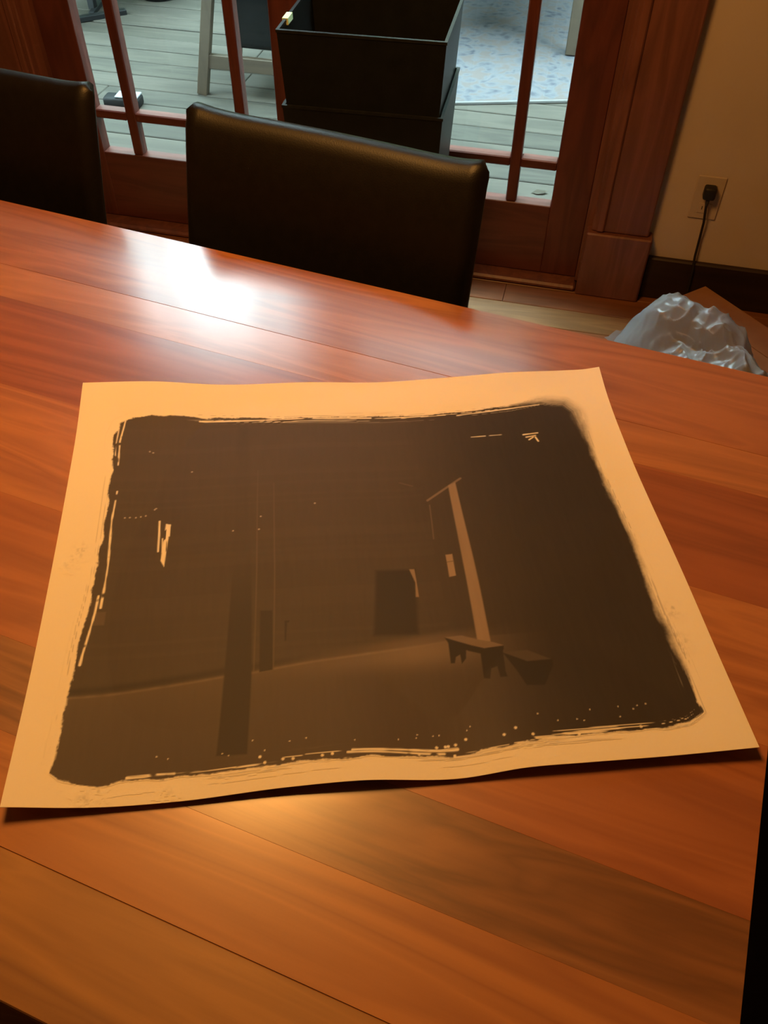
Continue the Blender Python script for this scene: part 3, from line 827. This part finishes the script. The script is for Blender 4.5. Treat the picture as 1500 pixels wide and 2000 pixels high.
# emulsion outline: ragged, with dry-brush streaks that follow the edge
d, t = seg_dist(X, Y, A['border'], True)
sd = np.where(inside(X, Y, A['border']), d, -d)
rag = (fbm(t * 60, sd * 250, 1.0) - 0.5) * 0.006 + (fbm(t * 500, sd * 500, 7.0, 2) - 0.5) * 0.0012
right = sstep(0.52, 0.60, X) * sstep(0.05, 0.12, Y)                     # soft edge on the right-hand side
soft = 0.0009 + 0.0045 * right + 0.008 * sstep(0.50, 0.58, X) * sstep(0.38, 0.46, Y)
mask = sstep(-soft, soft, sd + rag)
streak = fbm(t * 12, sd * 900, 3.0, 2)
zone = np.exp(-((sd - 0.004) / 0.004) ** 2) * (1 - 0.8 * right) * sstep(0.12, 0.20, X) * (1 - sstep(0.05, 0.12, Y) * (1 - sstep(0.42, 0.46, Y)))
mask *= 1 - sstep(0.68, 0.74, streak) * np.clip(zone * 1.2, 0, 1)
halo = np.exp(-((sd + 0.004) / 0.004) ** 2) * sstep(0.66, 0.74, fbm(t * 10, sd * 900, 9.0, 2)) * 0.4
mask = np.maximum(mask, halo)

# tones (reflectance relative to the paper)
g = fbm(X * 9, Y * 9, 4.0)
tone = 0.088 + 0.02 * (g - 0.5) + 0.008 * (fbm(X * 300, Y * 40, 5.0, 2) - 0.5)
tone += 0.020 * blob(A['veil_glow'][0], 0.20, 0.10)  # window veil over the upper print, painted into its tone
tone -= 0.036 * sstep(0.36, 0.52, X) * (1 - 0.3 * sstep(0.40, 0.5, Y))
# floor of the pictured room
fx = np.array([p[0] for p in A['floorline']]); fy = np.array([p[1] for p in A['floorline']])
fh = np.interp(X, fx, fy)
below = sstep(-0.0012, 0.0012, fh - Y) * (1 - sstep(0.40, 0.50, X))
tone += below * (0.038 * np.exp(-(fh - Y) / 0.05) + 0.012)
tone += 0.085 * line(A['floorline'], 0.0012, 0.0016) * (0.5 + fbm(X * 120, Y * 10, 2.0)) * (1 - sstep(0.30, 0.42, X))
tone -= 0.035 * np.exp(-((Y - fh - 0.006) / 0.004) ** 2) * (1 - sstep(0.22, 0.30, X))
tone += 0.12 * blob(A['glow'][0], 0.055, 0.018) * sstep(-0.004, 0.006, fh + 0.012 - Y)
tone += 0.05 * blob((A['glow'][0][0] - 0.06, A['glow'][0][1] - 0.012), 0.09, 0.012)
tone += 0.006 * sstep(0.5, 0.9, vnoise(X * 0 + 3, Y * 210, 6.0)) * (Y > fh) * (X < 0.40)      # board lines of the wall
# posts and lines
def put(mk, val, k=1.0):
    global tone
    tone = tone * (1 - mk * k) + val * mk * k
p1 = poly(A['post1'], 0.0012)
put(p1, 0.052, sstep(A['post1'][0][1] + 0.002, A['post1'][0][1] - 0.10, Y))
put(line([(A['post1'][0][0] + 0.0075, A['post1'][0][1]), (A['post1'][0][0] + 0.009, A['border'][1][1] - 0.03)], 0.0075, 0.004), 0.072, 0.22)
put(poly(A['post2dark']), 0.050)
put(line(A['l507'], 0.0006), 0.16, 0.7 * (0.4 + 0.6 * sstep(0.44, 0.30, Y)))
put(line(A['l540'], 0.0006), 0.16, 0.7 * (0.4 + 0.6 * sstep(0.44, 0.30, Y)))
put(poly(A['knob'], 0.0006), 0.05)
put(poly(A['rect']), 0.17, 0.6)
put(poly(A['door'], 0.003), 0.042)
put(poly(A['glint'], 0.0006), 0.36)
put(line(A['beam'], 0.0014), 0.30, 0.8)
put(line(A['thin'], 0.0006), 0.20, 0.8)
put(line(A['faint'], 0.0008), 0.17, 0.7)
put(poly(A['strip'], 0.0009), 0.36 + 0.05 * fbm(X * 200, Y * 30, 8.0, 2))
put(poly(A['win'], 0.0006), 0.44)
put(line(A['winb'], 0.0005), 0.2)
for k in ('legA', 'legB', 'bench_front', 'bench2_front'):
    put(poly(A[k], 0.0007), 0.036 if k != 'bench2_front' else 0.034)
put(poly(A['bench_top'], 0.0006), 0.25 + 0.03 * fbm(X * 100, Y * 300, 2.0, 2))
put(poly(A['bench2_top'], 0.0010), 0.105)
# bare-paper marks: brush skips, specks
bare = np.zeros_like(X)
for k, w in (('mark1', .0007), ('mark2', .0011), ('mark3', .0010), ('mark4', .0010), ('mark5', .0012), ('s2', .0009), ('s3', .0006), ('s4', .0007),
             ('slit1', .0011), ('slit2', .0010), ('slit3', .0008), ('slit4', .0006), ('topslit', .0011), ('topslit2', .0009), ('bot1', .0013), ('bot2', .0013), ('bot3', .0013), ('bot4', .0010)):
    skip = sstep(0.22, 0.34, fbm(X * 90, Y * 90, 11.0, 2))
    bare = np.maximum(bare, line(A[k], w * (0.35 + 1.1 * fbm(X * 70, Y * 70, 21.0, 2)), 0.0006) * skip)
bare = np.maximum(bare, poly(A['stroke1'], 0.0006) * sstep(0.28, 0.36, fbm(X * 800, Y * 60, 12.0, 2)))
for c in A['specks']:
    bare = np.maximum(bare, 1 - sstep(0.0009, 0.0018, np.hypot(X - c[0], Y - c[1])))
for c in A['dots']:
    bare = np.maximum(bare, 0.4 * (1 - sstep(0.0006, 0.0014, np.hypot(X - c[0], Y - c[1]))))
rs = random.Random(4)
for k in range(26):                                   # fine spatter along the lower edge
    f = rs.random(); x0, y0 = 0.10 + 0.5 * f, 0.034 + 0.014 * rs.random() + 0.008 * f
    bare = np.maximum(bare, (1 - sstep(0.0003, 0.0010, np.hypot(X - x0, Y - y0))) * 0.8)
mask *= 1 - bare
# faint grey finger smudges on the margin
sm = np.zeros_like(X)
for c in A['smudge']:
    sm = np.maximum(sm, 0.5 * blob(c, 0.006, 0.008) * sstep(0.45, 0.7, fbm(X * 220, Y * 220, 15.0, 3)))
ink = np.clip(tone * 0.80 - 0.006, 0.015, 1)
tint = np.array([1.0, 0.80, 0.72])
colr = np.array(PAPER)[None, None] * ((1 - mask)[..., None] + mask[..., None] * ink[..., None] * tint[None, None])
colr *= (1 - 0.6 * sm)[..., None]
keep = np.maximum(mask, sm * 2) > 0.01
fm = keep[:-1, :-1] | keep[1:, :-1] | keep[:-1, 1:] | keep[1:, 1:]
P = sheet_grid(u, v) + np.array([0, 0, TZ + 0.00025]) - al
im, nt, p = new_mat('emulsion')
ca = nt.nodes.new('ShaderNodeVertexColor'); ca.layer_name = 'tone'
nt.links.new(ca.outputs['Color'], p.inputs['Base Color'])
p.inputs['Roughness'].default_value = 0.62
p.inputs['Specular IOR Level'].default_value = 0.35
pi = link('printed_image', grid_mesh('printed_image', P, fm, colr), im, art)
pi['label'] = 'dark brown picture of an empty room with a bench'
